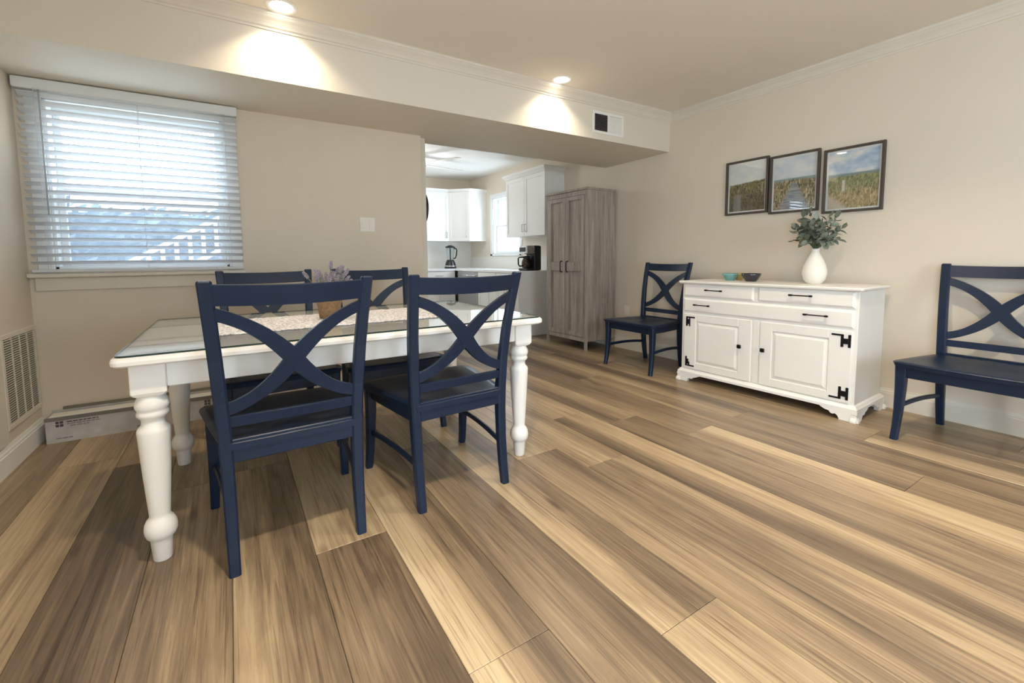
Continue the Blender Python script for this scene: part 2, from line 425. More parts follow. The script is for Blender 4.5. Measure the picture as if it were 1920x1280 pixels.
def base_profile(h=.135): return [(0, 0), (.016, 0), (.016, h - .035), (.013, h - .03), (.013, h - .022), (.008, h - .012), (.006, h), (0, h)]
def baseboard(name, label, axis, face, sgn, a0, a1):
    b = MB(); b.prism([(face + sgn * d, z) for d, z in base_profile()], axis, a0, a1)
    tag(b.build(name, M['white'] if 'left' in name else M['trim']), label, None, None, 'structure')
baseboard('baseboard_right', 'baseboard along the right wall', 'y', XR, -1, YB, 4.90)
baseboard('baseboard_left', 'white baseboard below the vent grille', 'y', XL, 1, -.22, YW)
baseboard('baseboard_window', 'baseboard under the window', 'x', YW, -1, XL, XE)
baseboard('baseboard_back', 'baseboard behind the viewer', 'x', YB, 1, XL, XR)

# ------------------------------------------------------------------ windows
def window(name, label, axis, face, sgn, h, depth=.14, meet=None, screen=False, case=None, stool=False, flush=.04):
    """double hung window in a hole. axis: wall direction; face: room-side plane; sgn: outward direction."""
    root = struct(name, label)
    u0, u1, z0, z1 = h
    def bx(b, a0, a1, d0, d1, q0, q1, c=.003):
        e0, e1 = sorted((face + sgn * d0, face + sgn * d1))
        if axis == 'x': b.cbox(a0, a1, e0, e1, q0, q1, c)
        else: b.cbox(e0, e1, a0, a1, q0, q1, c)
    b = MB(); j = .018
    bx(b, u0, u0 + j, 0, .2, z0, z1); bx(b, u1 - j, u1, 0, .2, z0, z1); bx(b, u0, u1, 0, .2, z1 - j, z1); bx(b, u0, u1, 0, .2, z0, z0 + j)
    b.build('jamb', M['wframe'], root)
    if meet is None: meet = (z0 + z1) / 2
    st = .034
    for nm, d0, q0, q1 in (('upper_sash', .10, meet - .016, z1 - j), ('lower_sash', .07, z0 + j, meet + .016)):
        b = MB(); a0, a1 = u0 + j, u1 - j
        bx(b, a0, a0 + st, d0, d0 + .028, q0, q1); bx(b, a1 - st, a1, d0, d0 + .028, q0, q1)
        bx(b, a0 + st, a1 - st, d0, d0 + .028, q1 - st, q1); bx(b, a0 + st, a1 - st, d0, d0 + .028, q0, q0 + st)
        s = b.build(nm, M['wframe'], root)
        b = MB(); bx(b, a0 + st, a1 - st, d0 + .011, d0 + .017, q0 + st, q1 - st, .001); b.build('pane', M['pane'], s)
    if screen:
        b = MB(); bx(b, u0 + j, u1 - j, .150, .1515, z0 + j, meet, .0003); b.build('insect_screen_haze', M['screen'], root)
    if case:
        for nm, a0, a1, q0, q1 in case:
            b = MB(); bx(b, a0, a1, -.016, 0, q0, q1, .004); b.build(nm, M['wframe'], root)
    return root
w1 = window('window_1', 'double hung window behind the white blinds', 'x', YW, 1, WH, meet=1.525, screen=True,
            case=[('side_casing', -.99, -.915, 1.0, 2.15), ('side_casing', -.005, .078, 1.0, 2.15), ('head_casing', -.915, -.005, 2.065, 2.15)])
MB().cbox(-1.035, .10, YW - .055, YW + .02, .985, 1.013, .006).build('stool', M['trim'], w1)
MB().cbox(-1.01, .085, YW - .018, YW, .905, .985, .004).build('sill_apron', M['trim'], w1)
window('window_2', 'kitchen window between the wall cabinets', 'y', XR, 1, KH,
       case=[('side_casing', 5.71, 5.78, 1.10, 2.17), ('side_casing', 6.62, 6.69, 1.10, 2.17), ('head_casing', 5.78, 6.62, 2.10, 2.17), ('stool', 5.70, 6.70, 1.11, 1.15)])
window('window_added_far', 'added unseen kitchen window in the far wall', 'x', YK1, 1, FH, case=[('side_casing', 1.92, 1.99, .92, 2.13), ('side_casing', 2.65, 2.72, .92, 2.13)])  # added opening, lets daylight onto the kitchen ceiling
window('window_added_back', 'added window in the wall behind the viewer', 'x', YB, -1, BH, case=[('side_casing', .52, .6, .80, 2.2), ('side_casing', 2.2, 2.28, .80, 2.2)])  # added out of view, gives the window wall some light from behind
d1 = struct('door_added', 'added sliding glass door in the left wall beside the viewer')  # added out of view to let in daylight from the left
b = MB()
for a0, a1 in ((-1.7, -1.64), (-1.03, -.97), (-.36, -.3)): b.cbox(XL - .14, XL - .06, a0, a1, .07, 2.12)
for q0, q1 in ((.07, .13), (2.06, 2.12)): b.cbox(XL - .14, XL - .06, -1.64, -.36, q0, q1)
b.build('door_frame', M['wframe'], d1)
for a0, a1 in ((-1.64, -1.03), (-.97, -.36)): MB().box(XL - .105, XL - .098, a0, a1, .13, 2.06).build('pane', M['pane'], d1)

# blinds
bl = thing('window_blind', 'white horizontal slat blind hanging over the left window', 'blind', (0, YW - .045, 0))
MB().cbox(-1.022, .088, -.022, .026, 2.083, 2.146, .005).build('valance', M['wframe'], bl)
me = MB()
ring = []
for i in range(7):
    t = (i / 6 - .5) * .048
    ring.append((t, .0022 * (1 - (2 * i / 6 - 1) ** 2)))
prof = [(y, z + .0014) for y, z in ring] + [(y, z - .0014) for y, z in reversed(ring)]
tl = math.radians(-23)
prof = [(y * math.cos(tl) - z * math.sin(tl), y * math.sin(tl) + z * math.cos(tl)) for y, z in prof]
me.prism(prof, 'x', -1.005, .080)
sm = me.mesh('slat'); sm.materials.append(M['slat'])
z = 2.058
while z > 1.055:
    o = bpy.data.objects.new('slat', sm); COL.objects.link(o); o.parent = bl; o.location = (0, 0, z); z -= .0468
MB().cbox(-1.005, .080, -.025, .022, 1.018, 1.036, .003).build('bottom_rail', M['slat'], bl)
for x in (-.93, -.46, .01):
    b = MB()
    for y in (-.024, .024): b.tube([(x, y, 1.03), (x, y, 2.09)], .0011, 5)
    b.build('ladder_cord', M['slat'], bl)
MB().tube([(-.905, -.034, 1.36), (-.905, -.03, 2.08)], .004, 8).build('tilt_wand', flat('clear_wand', (.45, .5, .53), .2), bl)

# ------------------------------------------------------------------ outside
k = N('lawn'); c = k.coord('Object'); gm = k.pbsdf(k.ramp(k.noise(c, 3, 4), [(.3, (.03, .045, .02)), (.7, (.07, .09, .04))]), .9)
tag(MB().box(-14, 16, YK1 + .3, 30, -.4, -.3).build('ground_far', gm), 'lawn beyond the house', None, None, 'structure')
tag(MB().box(-14, 1.34, YW + .24, YK1 + .3, -.4, -.3).build('ground_side', gm), 'lawn beside the house', None, None, 'structure')
M['leaf_out'] = None
k = N('hedge_leaf'); c = k.coord('Object'); M['leaf_out'] = k.pbsdf(k.ramp(k.noise(c, 2.5, 5, .7), [(.3, (.03, .04, .04)), (.55, (.07, .095, .10)), (.75, (.16, .19, .20))]), .8)
b = MB(); rh = random.Random(3)
for i in range(2600):
    x = rh.uniform(-9, 3.0); y = 11.5 + rh.uniform(-.6, .8); zt = 2.18 + .10 * math.sin(x * 1.7) + .06 * math.sin(x * 4.1)
    z = rh.uniform(-.3, zt); s = rh.uniform(.10, .24)
    n = Vector((rh.gauss(0, 1), rh.gauss(-1, 1), rh.gauss(.3, 1))).normalized(); a = n.orthogonal().normalized(); c2 = n.cross(a)
    p = Vector((x, y, z))
    b.add([p - a * s, p - c2 * s * .5, p + a * s, p + c2 * s * .5 + n * s * .2], [(0, 1, 2), (0, 2, 3)])
b.box(-9, 3.0, 11.7, 12.2, -.3, 2.05)
tag(b.build('garden_hedge', M['leaf_out']), 'tall dark hedge seen through the window blinds', 'hedge', None, 'stuff')
sr = thing('stair_railing', 'white outdoor stair railing sloping up behind the blinds', 'railing', (0, 6.0, 0))
wo = flat('outdoor_white', (.85, .86, .86), .5)
sl = .60
def rail_z(x): return 1.52 + sl * (x + .02)
for nm, dz, hh in (('handrail', .06, .05), ('lower_rail', -.30, .05)):
    x0, x1 = -1.3, .55
    MB().prism([(x0, rail_z(x0) + dz), (x1, rail_z(x1) + dz), (x1, rail_z(x1) + dz + hh), (x0, rail_z(x0) + dz + hh)], 'y', -.03, .03).build(nm, wo, sr)
for i in range(15):
    x = -1.25 + i * .125
    MB().box(x - .018, x + .018, -.018, .018, rail_z(x) - .30, rail_z(x) + .07).build('baluster', wo, sr)
x0, x1 = -1.3, .55
MB().prism([(x0, rail_z(x0) - .95), (x1, rail_z(x1) - .95), (x1, rail_z(x1) - .66), (x0, rail_z(x0) - .66)], 'y', -.03, .03).build('stringer', wo, sr)
for x in (-1.32, .57): MB().cbox(x - .045, x + .045, -.045, .045, -.3, rail_z(x) + .16).build('newel_post', wo, sr)

# ------------------------------------------------------------------ recessed ceiling lamps
def can(x, y, label, power=None):
    t = thing('recessed_lamp', label, 'ceiling light', (x, y, ZC), 0, 'recessed ceiling lamps')
    b = MB(); seg = 32
    b.lathe([(.060, -.0005), (.062, -.004), (.078, -.006), (.086, -.004), (.088, 0)], seg=seg, cap=False)
    b.build('trim_ring', M['white'], t)
    MB().lathe([(.060, -.001), (.060, -.003), (.03, -.0045), (.001, -.005)], seg=seg).build('lens', M['lens'], t)
    d = bpy.data.lights.new('lamp_light', 'AREA'); d.shape = 'DISK'; d.size = .10; d.energy = power or CAN_POWER; d.color = CAN_COLOR; d.spread = math.radians(118)
    o = bpy.data.objects.new('lamp_light', d); COL.objects.link(o); o.parent = t; o.location = (0, 0, -.007)
    return t
can(.32, 2.885, 'lit recessed ceiling lamp at the top edge, above the table', SOFFIT_CAN_POWER)
can(2.38, 2.885, 'lit recessed ceiling lamp left of the soffit vent', SOFFIT_CAN_POWER)
for x, y, lb in ((.32, .75, 'added recessed ceiling lamp above the viewer, left'), (2.38, .75, 'added recessed ceiling lamp above the open floor, right'),
                 (.32, -1.4, 'added recessed ceiling lamp behind the viewer, left'), (2.38, -1.4, 'added recessed ceiling lamp behind the viewer, right')):
    can(x, y, lb)  # four unseen lamps added to light the room

# ------------------------------------------------------------------ dining chairs
def lerp_path(pts, z):
    for (z0, *a), (z1, *b) in zip(pts, pts[1:]):
        if z <= z1:
            t = (z - z0) / (z1 - z0); return [p + (q - p) * t for p, q in zip(a, b)]
    return list(pts[-1][1:])
POST = [(0, .215, -.004, .036, .034), (.10, .216, .014, .039, .036), (.22, .217, .028, .041, .040), (.36, .219, .036, .042, .044), (.47, .222, .036, .043, .044),
        (.60, .228, .026, .043, .038), (.75, .236, .004, .043, .034), (.88, .244, -.026, .043, .031), (1.012, .252, -.062, .043, .028)]
def back_y(z, x=0, bulge=.030):
    p = lerp_path(POST, z); w = p[0]
    k = 1 - (x / w) ** 2
    return p[1] - bulge * max(k, 0) * min(1, max(0, (z - .45) / .3))
FLEG = [(0, .276, .528, .034, .034), (.08, .273, .513, .036, .036), (.18, .270, .502, .040, .040), (.30, .268, .497, .046, .046), (.432, .268, .497, .052, .050)]
def make_chair():
    t = thing('dining_chair', '', 'chair')
    m = M['navy']
    for s in (-1, 1):
        MB().loft([[(x, y, z) for x, y in crect(s * px, py, wx, wy, .006)] for z, px, py, wx, wy in POST]
                  + [[(x, y, 1.017) for x, y in crect(s * .252, -.063, .035, .020, .004)]]).build('back_post', m, t)
    for s in (-1, 1):
        MB().loft([[(x, y, z) for x, y in crect(s * px, py, wx, wy, .006)] for z, px, py, wx, wy in FLEG]).build('front_leg', m, t)
    # curved rails of the back
    def curved(z0, z1, th, dip, inset=.012, n=13, crown=0.0):
        rings = []
        for i in range(n):
            q = -1 + 2 * i / (n - 1)
            wl = lerp_path(POST, (z0 + z1) / 2)[0] - inset
            x = q * wl; dz = -dip * (1 - q * q); zz = crown * (1 - q * q)
            ya, yb = back_y(z0, x), back_y(z1, x)
            rings.append([(x, ya - th / 2, z0 + dz + .004), (x, ya + th / 2, z0 + dz + .004), (x, yb + th / 2, z1 + dz + zz - .003), (x, yb + th / 2 - .004, z1 + dz + zz), (x, yb - th / 2 + .004, z1 + dz + zz), (x, yb - th / 2, z1 + dz + zz - .003)])
        return MB().loft(rings)
    curved(.932, 1.006, .022, .006).build('top_rail', m, t)
    curved(.506, .548, .020, .0).build('lower_rail', m, t)
    # crossed braces
    def bez(a, c, e, u): return tuple((1 - u) ** 2 * p + 2 * u * (1 - u) * q + u * u * r for p, q, r in zip(a, c, e))
    cn = (0, .734)
    for s, th in ((-1, .020), (1, .0176)):
        up_ = [bez((s * .232, .908), (s * .105, .868), cn, i / 12) for i in range(13)]
        lo = [bez(cn, (-s * .095, .600), (-s * .216, .572), i / 12) for i in range(1, 13)]
        pts = up_ + lo; rings = []
        for i, (x, z) in enumerate(pts):
            a = pts[max(i - 1, 0)]; b_ = pts[min(i + 1, len(pts) - 1)]
            tx, tz = b_[0] - a[0], b_[1] - a[1]; L = math.hypot(tx, tz); nx, nz = -tz / L, tx / L
            d = abs(i - 12) / 12; w = .060 - .018 * min(1, d * 1.6)
            r = []
            for sw, st in ((-1, -1), (1, -1), (1, 1), (-1, 1)):
                xx, zz = x + nx * sw * w / 2, z + nz * sw * w / 2
                r.append((xx, back_y(zz, xx) + st * th / 2, zz))
            rings.append(r)
        MB().loft(rings).build('cross_brace', m, t)
    # saddle seat
    n, k = 16, 14; g = []
    def outline(v):  # half width at depth v 0..1
        return .226 + (.312 - .226) * (min(v, .88) / .88) ** .8 if v < .88 else .312 - .020 * ((v - .88) / .12) ** 2
    top, bot = [], []
    for j in range(k + 1):
        v = j / k; w = outline(v)
        for i in range(n + 1):
            u = -1 + 2 * i / n
            y = .012 + v * .528 + .016 * (1 - u * u) * v
            sc = .011 * math.exp(-((abs(u) - .42) / .30) ** 2) * math.exp(-((v - .45) / .30) ** 2) * 1.3
            edge = .004 if (i in (0, n) or j in (0, k)) else 0
            top.append((u * w, y, .459 - sc - edge)); bot.append((u * (w - .008), y - (.006 if j == k else 0), .431))
    b = MB(); N1 = len(top); fs = []
    for j in range(k):
        for i in range(n):
            a = j * (n + 1) + i; fs.append((a, a + 1, a + n + 2, a + n + 1)); fs.append((N1 + a, N1 + a + n + 1, N1 + a + n + 2, N1 + a + 1))
    per = [i for i in range(n + 1)] + [j * (n + 1) + n for j in range(1, k + 1)] + [k * (n + 1) + i for i in range(n - 1, -1, -1)] + [j * (n + 1) for j in range(k - 1, 0, -1)]
    for a, c in zip(per, per[1:] + per[:1]): fs.append((a, N1 + a, N1 + c, c))
    b.add(top + bot, fs, True); seat = b.build('seat', m, t)
    for p in seat.data.polygons: p.use_smooth = abs(p.normal.z) > .5
    MB().cbox(-.205, .205, .020, .044, .383, .466, .003).build('back_apron', m, t)
    MB().cbox(-.245, .245, .487, .510, .368, .432, .003).build('front_apron', m, t)
    for s in (-1, 1):
        def bar(p0, p1, w, h, arch=0.0, n=9):
            rings = []
            for i in range(n):
                q = i / (n - 1); c = [a + (d - a) * q for a, d in zip(p0, p1)]; c[2] += arch * 4 * q * (1 - q)
                rings.append([(c[0] + dx, c[1], c[2] + dz) for dx, dz in crect(0, 0, w, h, .004)])
            return MB().loft(rings)
        bar((s * .214, .04, .402), (s * .262, .49, .402), .020, .058, 0, 2).build('side_apron', m, t)
        bar((s * .217, .035, .190), (s * .268, .495, .196), .016, .026, .014).build('stretcher', m, t)
    return t
chair = make_chair()
GRP = 'navy cross-back dining chairs'
chairs = [((.176, 1.706), 1.1, 'navy cross-back chair nearest the viewer, at the left front of the table'),
          ((.863, 1.722), 2.6, 'navy cross-back chair at the right front of the table, beside the turned leg'),
          ((3.724, 2.901), 90.6, 'navy cross-back chair between the grey wardrobe and the white sideboard'),
          ((3.791, .639), 88.9, 'navy cross-back chair cut by the right picture edge, right of the sideboard'),
          ((.192, 3.11), 183.0, 'navy cross-back chair behind the table, below the window corner'),
          ((.846, 3.068), 180.4, 'navy cross-back chair behind the table, right of the lavender pot')]
for i, ((x, y), a, lb) in enumerate(chairs):
    c = chair if i == 0 else copy_tree(chair)
    c.location = (x, y, 0); c.rotation_euler = (0, 0, math.radians(a)); tag(c, lb, 'chair', GRP)

# ------------------------------------------------------------------ dining table
tb = thing('dining_table', 'white farmhouse dining table with turned legs', 'table', (.522, 2.377, 0))
TX, TY, ZT = .876, .545, .765
def rrect(hx, hy, r, z, n=5):
    out = []
    for cxs, cys, a0 in ((1, 1, 0), (-1, 1, 90), (-1, -1, 180), (1, -1, 270)):
        for i in range(n + 1):
            a = math.radians(a0 + 90 * i / n); out.append((cxs * (hx - r) + r * math.cos(a), cys * (hy - r) + r * math.sin(a), z))
    return out
b = MB()
b.loft([rrect(TX - .008, TY - .008, .03, ZT - .032), rrect(TX - .001, TY - .001, .03, ZT - .026), rrect(TX, TY, .03, ZT - .014), rrect(TX - .003, TY - .003, .03, ZT - .005), rrect(TX - .010, TY - .010, .03, ZT)])
b.build('table_top', M['white'], tb)
lx, ly = .785, .435
prof = [(.027, 0), (.029, .004), (.034, .078), (.036, .083), (.044, .090), (.049, .104), (.0505, .120), (.048, .136), (.041, .152), (.034, .160), (.0315, .168), (.0325, .178),
        (.042, .33), (.0485, .455), (.050, .478), (.049, .487), (.044, .494), (.036, .504), (.034, .516), (.036, .526), (.042, .532), (.047, .538), (.0475, .545), (.045, .552), (.044, .556), (.048, .562), (.051, .572), (.050, .584), (.045, .596), (.040, .606), (.038, .62)]
for sx in (-1, 1):
    for sy in (-1, 1):
        L = MB().lathe(prof, (sx * lx, sy * ly, 0), 28)
        hw = .051
        blk = []
        for z, q in ((.607, .020), (.616, .008), (.626, .003), (.733, .003)):
            blk.append([(x, y, z) for x, y in crect(sx * lx, sy * ly, 2 * hw - (.03 if z < .61 else .008 if z < .62 else 0), 2 * hw - (.03 if z < .61 else .008 if z < .62 else 0), q)])
        L.loft(blk)
        L.build('leg', M['white'], tb)
for sy in (-1, 1): MB().cbox(-lx + .05, lx - .05, sy * (ly + .030) - .011, sy * (ly + .030) + .011, .640, .733, .003).build('apron', M['white'], tb)
for sx in (-1, 1): MB().cbox(sx * (lx + .030) - .011, sx * (lx + .030) + .011, -ly + .05, ly - .05, .640, .733, .003).build('apron', M['white'], tb)
gt = thing('glass_sheet', 'clear glass sheet with dark edge lying on the white table', 'glass top', (.522, 2.377, ZT))
b = MB(); b.loft([rrect(TX - .014, TY - .012, .028, .0045), rrect(TX - .014, TY - .012, .028, .0062)]); b.build('glass', M['tglass'], gt)
b = MB()
ro, ri = rrect(TX - .012, TY - .010, .030, 0), rrect(TX - .0155, TY - .0135, .027, 0)
b.loft([[(x, y, .0004) for x, y, _ in ro], [(x, y, .0066) for x, y, _ in ro], [(x, y, .0066) for x, y, _ in ri], [(x, y, .0004) for x, y, _ in ri]], False, False, True)
b.build('glass_edge', M['gedge'], gt)
ZG = ZT + .0066

# lace runner
k = N('lace_runner'); c = k.coord('Object'); v = k.n('ShaderNodeTexVoronoi'); k.l(c, v.inputs['Vector']); v.inputs['Scale'].default_value = 70
nz = k.noise(c, 26, 3)
col = k.mix(k.math('MULTIPLY', k.math('SUBTRACT', nz, .42), 5.0, True), (.83, .85, .88), (.72, .69, .74))
col = k.mix(k.math('MULTIPLY', k.math('SUBTRACT', v.outputs[0], .22), 3.0, True), (.40, .36, .35), col)
M['lace'] = k.pbsdf(col, .85, normal=k.bump(v.outputs[0], .7, .003))
b = MB(); n, kk = 70, 18; vs_, fs = [], []
for j in range(kk + 1):
    for i in range(n + 1):
        u, v_ = i / n, j / kk
        x = -.07 + 1.10 * u; y = 2.115 + .50 * v_
        if j in (0, kk): y += .009 * math.sin(i * 1.35) * (1 if j else -1)
        if i in (0, n): x += .012 * math.sin(j * 1.9) * (1 if i else -1)
        vs_.append((x, y, ZG + .0045 + .0016 * math.sin(i * 2.1) * math.sin(j * 1.7)))
N1 = len(vs_); vs_ += [(x, y, ZG + .0005) for x, y, z in vs_]
for j in range(kk):
    for i in range(n):
        a = j * (n + 1) + i; fs += [(a, a + 1, a + n + 2, a + n + 1), (N1 + a, N1 + a + n + 1, N1 + a + n + 2, N1 + a + 1)]
per = list(range(n + 1)) + [j * (n + 1) + n for j in range(1, kk + 1)] + [kk * (n + 1) + i for i in range(n - 1, -1, -1)] + [j * (n + 1) for j in range(kk - 1, 0, -1)]
for a, c in zip(per, per[1:] + per[:1]): fs.append((a, N1 + a, N1 + c, c))
b.add(vs_, fs, True)
tag(b.build('table_runner', M['lace']), 'pinkish white lace runner along the middle of the table', 'runner')

# potted lavender
PX, PY = .428, 2.40
pt = thing('potted_lavender', 'woven brown pot of lavender on the lace runner', 'plant', (PX, PY, ZG + .0062))
k = N('woven_pot'); c = k.coord('Object', (1, 1, 1)); w = k.n('ShaderNodeTexWave'); w.inputs['Scale'].default_value = 60; w.bands_direction = 'Z'; k.l(c, w.inputs['Vector']); w.inputs['Distortion'].default_value = 3
nn = k.noise(c, 70, 3)
M['wicker'] = k.pbsdf(k.mix(nn, (.10, .05, .025), (.42, .27, .13)), .7, normal=k.bump(w.outputs[1], .6, .003))
MB().lathe([(.047, 0), (.050, .004), (.056, .05), (.064, .095), (.068, .112), (.070, .118), (.067, .120), (.064, .114), (.060, .09)], seg=28).build('pot', M['wicker'], pt)
MB().lathe([(.058, .090), (.059, .094), (.03, .098), (.001, .099)], seg=20).build('soil', flat('soil', (.05, .035, .025), .9), pt)
k = N('lavender_bloom'); c = k.coord('Object'); M['lav'] = k.pbsdf(k.mix(k.noise(c, 90, 2), (.17, .15, .19), (.47, .43, .49)), .8)
M['lavgreen'] = flat('lavender_stem', (.28, .30, .17), .7)
rl = random.Random(5)
for i in range(44):
    a = rl.uniform(0, 2 * PI); r = .095 * math.sqrt(rl.random()); hgt = .205 + .085 * rl.random() - r * .55
    tip = Vector((r * 1.15 * math.cos(a), r * 1.15 * math.sin(a), hgt)); base = Vector((.28 * r * math.cos(a), .28 * r * math.sin(a), .085))
    mid = (tip + base) / 2 + Vector((0, 0, .012))
    s = MB().tube([base, mid, tip], .0014, 5).build('stem', M['lavgreen'], pt)
    b = MB(); d = (tip - mid).normalized()
    for q in range(6):
        p = tip + d * (q * .0072 - .02)
        rr = .0080 * (1 - .09 * abs(q - 2) ** 1.2)
        for h_ in range(5):
            aa = h_ * 2 * PI / 5 + q * .6; off = d.orthogonal().normalized(); off = Matrix.Rotation(aa, 3, d) @ off
            cc = p + off * rr * .75; u1 = off * rr * .8; u2 = d * .0062; u3 = off.cross(d) * rr * .5
            b.add([cc + u1, cc - u1 * .6, cc + u2, cc - u2 * .7, cc + u3, cc - u3], [(0, 2, 4), (2, 1, 4), (1, 3, 4), (3, 0, 4), (2, 0, 5), (1, 2, 5), (3, 1, 5), (0, 3, 5)])
    b.build('bloom', M['lav'], s)
b = MB()
for i in range(60):
    a = rl.uniform(0, 2 * PI); r = rl.uniform(.02, .075); z0 = rl.uniform(.10, .15)
    p = Vector((r * .6 * math.cos(a), r * .6 * math.sin(a), z0)); d = Vector((math.cos(a) * .6, math.sin(a) * .6, .8)).normalized(); s_ = d.cross(Vector((0, 0, 1))).normalized() * .003; L = rl.uniform(.03, .06)
    b.add([p - s_, p + s_, p + d * L * .6 + s_ * .8, p + d * L, p + d * L * .6 - s_ * .8], [(0, 1, 2, 3, 4)])
o = b.build('foliage', M['lavgreen'], pt); o['kind'] = 'stuff'

# ------------------------------------------------------------------ sideboard
sa = math.radians(-87.9)
sb = thing('sideboard', 'white painted sideboard with black hardware and bracket feet', 'sideboard', (3.345, 2.405, 0), sa)
SW, SD, SH = 1.240, .465, .868
wm = M['white']
MB().cbox(0, SW, 0, SD, .095, SH - .022, .003).build('carcass', wm, sb)
b = MB(); b.loft([[(x, y, z) for x, y in crect(SW / 2, SD / 2 - .010, SW + 2 * e, SD + .02 + 2 * e - .02, .010)] for z, e in ((SH - .024, .012), (SH - .016, .024), (SH - .006, .026), (SH, .020))])
b.build('top', wm, sb)
b = MB(); b.loft([[(x, y, z) for x, y in crect(SW / 2, SD / 2, SW + 2 * e, SD + 2 * e, .006)] for z, e in ((.066, .024), (.084, .024), (.092, .017), (.100, .012), (.106, .002))])
b.build('base_moulding', wm, sb)
fo = [(-.026, .068), (-.026, .052), (-.018, .040), (-.030, .022), (-.036, .012), (-.036, 0), (.070, 0), (.072, .010), (.080, .026), (.094, .034), (.104, .028), (.116, .030), (.128, .044), (.150, .048), (.172, .058), (.186, .068)]
def foot(cx, mx, my, y0):
    b = MB()
    b.prism([(cx + mx * u, z) for u, z in fo], 'y', *( (y0 - .024, y0 + .006) if my > 0 else (y0 - .006, y0 + .024)))
    b.prism([(y0 + my * u, z) for u, z in fo], 'x', *( (cx - .024, cx + .006) if mx > 0 else (cx - .006, cx + .024)))
    b.build('bracket_foot', wm, sb)
foot(0, 1, 1, 0); foot(SW, -1, 1, 0); foot(0, 1, -1, SD); foot(SW, -1, -1, SD)
def slab(b, u0, u1, z0, z1, y, th, e=.012):
    b.loft([[(u0, y, z0), (u1, y, z0), (u1, y, z1), (u0, y, z1)], [(u0, y - th * .45, z0), (u1, y - th * .45, z0), (u1, y - th * .45, z1), (u0, y - th * .45, z1)],
            [(u0 + e, y - th, z0 + e), (u1 - e, y - th, z0 + e), (u1 - e, y - th, z1 - e), (u0 + e, y - th, z1 - e)]])
    return b
def pull(u, z, L, parent):
    b = MB(); h = L / 2
    b.tube([(u - h * .80, -.038, z), (u - h * .5, -.040, z), (u + h * .5, -.040, z), (u + h * .80, -.038, z)], .0042, 8)
    for s in (-1, 1):
        b.tube([(u + s * h * .80, -.014, z), (u + s * h * .80, -.038, z)], .005, 8); b.cbox(u + s * h * .86 - .012, u + s * h * .86 + .012, -.044, -.032, z - .0065, z + .0065, .003)
    b.build('pull_handle', M['black'], parent)
dA = slab(MB(), .016, .596, .737, .842, 0, .014).build('drawer', wm, sb); pull(.291, .798, .145, dA)
dB = slab(MB(), .628, 1.220, .737, .842, 0, .014).build('drawer', wm, sb); pull(.918, .800, .145, dB)
dC = slab(MB(), .018, 1.220, .605, .718, 0, .014).build('drawer', wm, sb); pull(.192, .669, .140, dC); pull(1.013, .673, .145, dC)
MB().cbox(.604, .620, -.004, .002, .73, .845, .001).build('divider', wm, sb)
def sdoor(u0, u1, z0, z1, pu0, pu1, pz0, pz1, ku, hs):
    d = MB(); y = -.013
    # frame with a sunken field
    d.cbox(u0, pu0, y, 0, z0, z1, .004); d.cbox(pu1, u1, y, 0, z0, z1, .004); d.cbox(pu0 - .002, pu1 + .002, y, 0, pz1, z1, .004); d.cbox(pu0 - .002, pu1 + .002, y, 0, z0, pz0, .004)
    d = d.build('door', wm, sb)
    b = MB(); e = .006
    b.loft([[(pu0, -.002, pz0), (pu1, -.002, pz0), (pu1, -.002, pz1), (pu0, -.002, pz1)], [(pu0 + e, -.004, pz0 + e), (pu1 - e, -.004, pz0 + e), (pu1 - e, -.004, pz1 - e), (pu0 + e, -.004, pz1 - e)],
            [(pu0 + .026, -.0125, pz0 + .026), (pu1 - .026, -.0125, pz0 + .026), (pu1 - .026, -.0125, pz1 - .026), (pu0 + .026, -.0125, pz1 - .026)]])
    b.build('raised_panel', wm, d)
    b = MB(); b.tube([(ku, -.012, .376), (ku, -.026, .376)], .006, 8); b.cbox(ku - .015, ku + .015, -.038, -.024, .361, .391, .004); b.build('knob', M['black'], d)
    # H-and-L shaped hinges
    for zc, sg in ((.522, 1), (.176, -1)):
        b = MB(); s = hs; x = u0 + .023 if s < 0 else u1 - .030
        yy0, yy1 = -.0175, -.0125
        lo, hi = zc - .042, zc + .042
        if s > 0:
            b.cbox(x + .010, x + .026, yy0, yy1, lo, hi, .002); b.cbox(x - .030, x - .014, yy0, yy1, lo, hi, .002); b.cbox(x - .016, x + .012, yy0 - .003, yy1, zc - .020, zc + .016, .002)
            zz = hi - .012 if sg > 0 else lo
            b.cbox(x - .082, x - .028, yy0, yy1, zz, zz + .012, .002)
        else:
            b.cbox(x - .004, x + .012, yy0, yy1, lo, hi, .002); b.cbox(x + .012, x + .026, yy0 - .003, yy1, zc - .024, zc + .020, .002); b.cbox(x + .024, x + .036, yy0, yy1, lo, hi - .012 if sg > 0 else hi - .045, .002)
            zz = hi - .012 if sg > 0 else lo
            b.cbox(x + .008, x + .078, yy0, yy1, zz, zz + .012, .002)
        b.build('hinge', M['black'], d)
sdoor(.026, .590, .112, .588, .136, .492, .172, .524, .509, -1)
sdoor(.652, 1.216, .112, .588, .738, 1.088, .172, .524, .681, 1)
MB().cbox(.600, .642, -.006, .002, .11, .59, .002).build('stile', wm, sb)

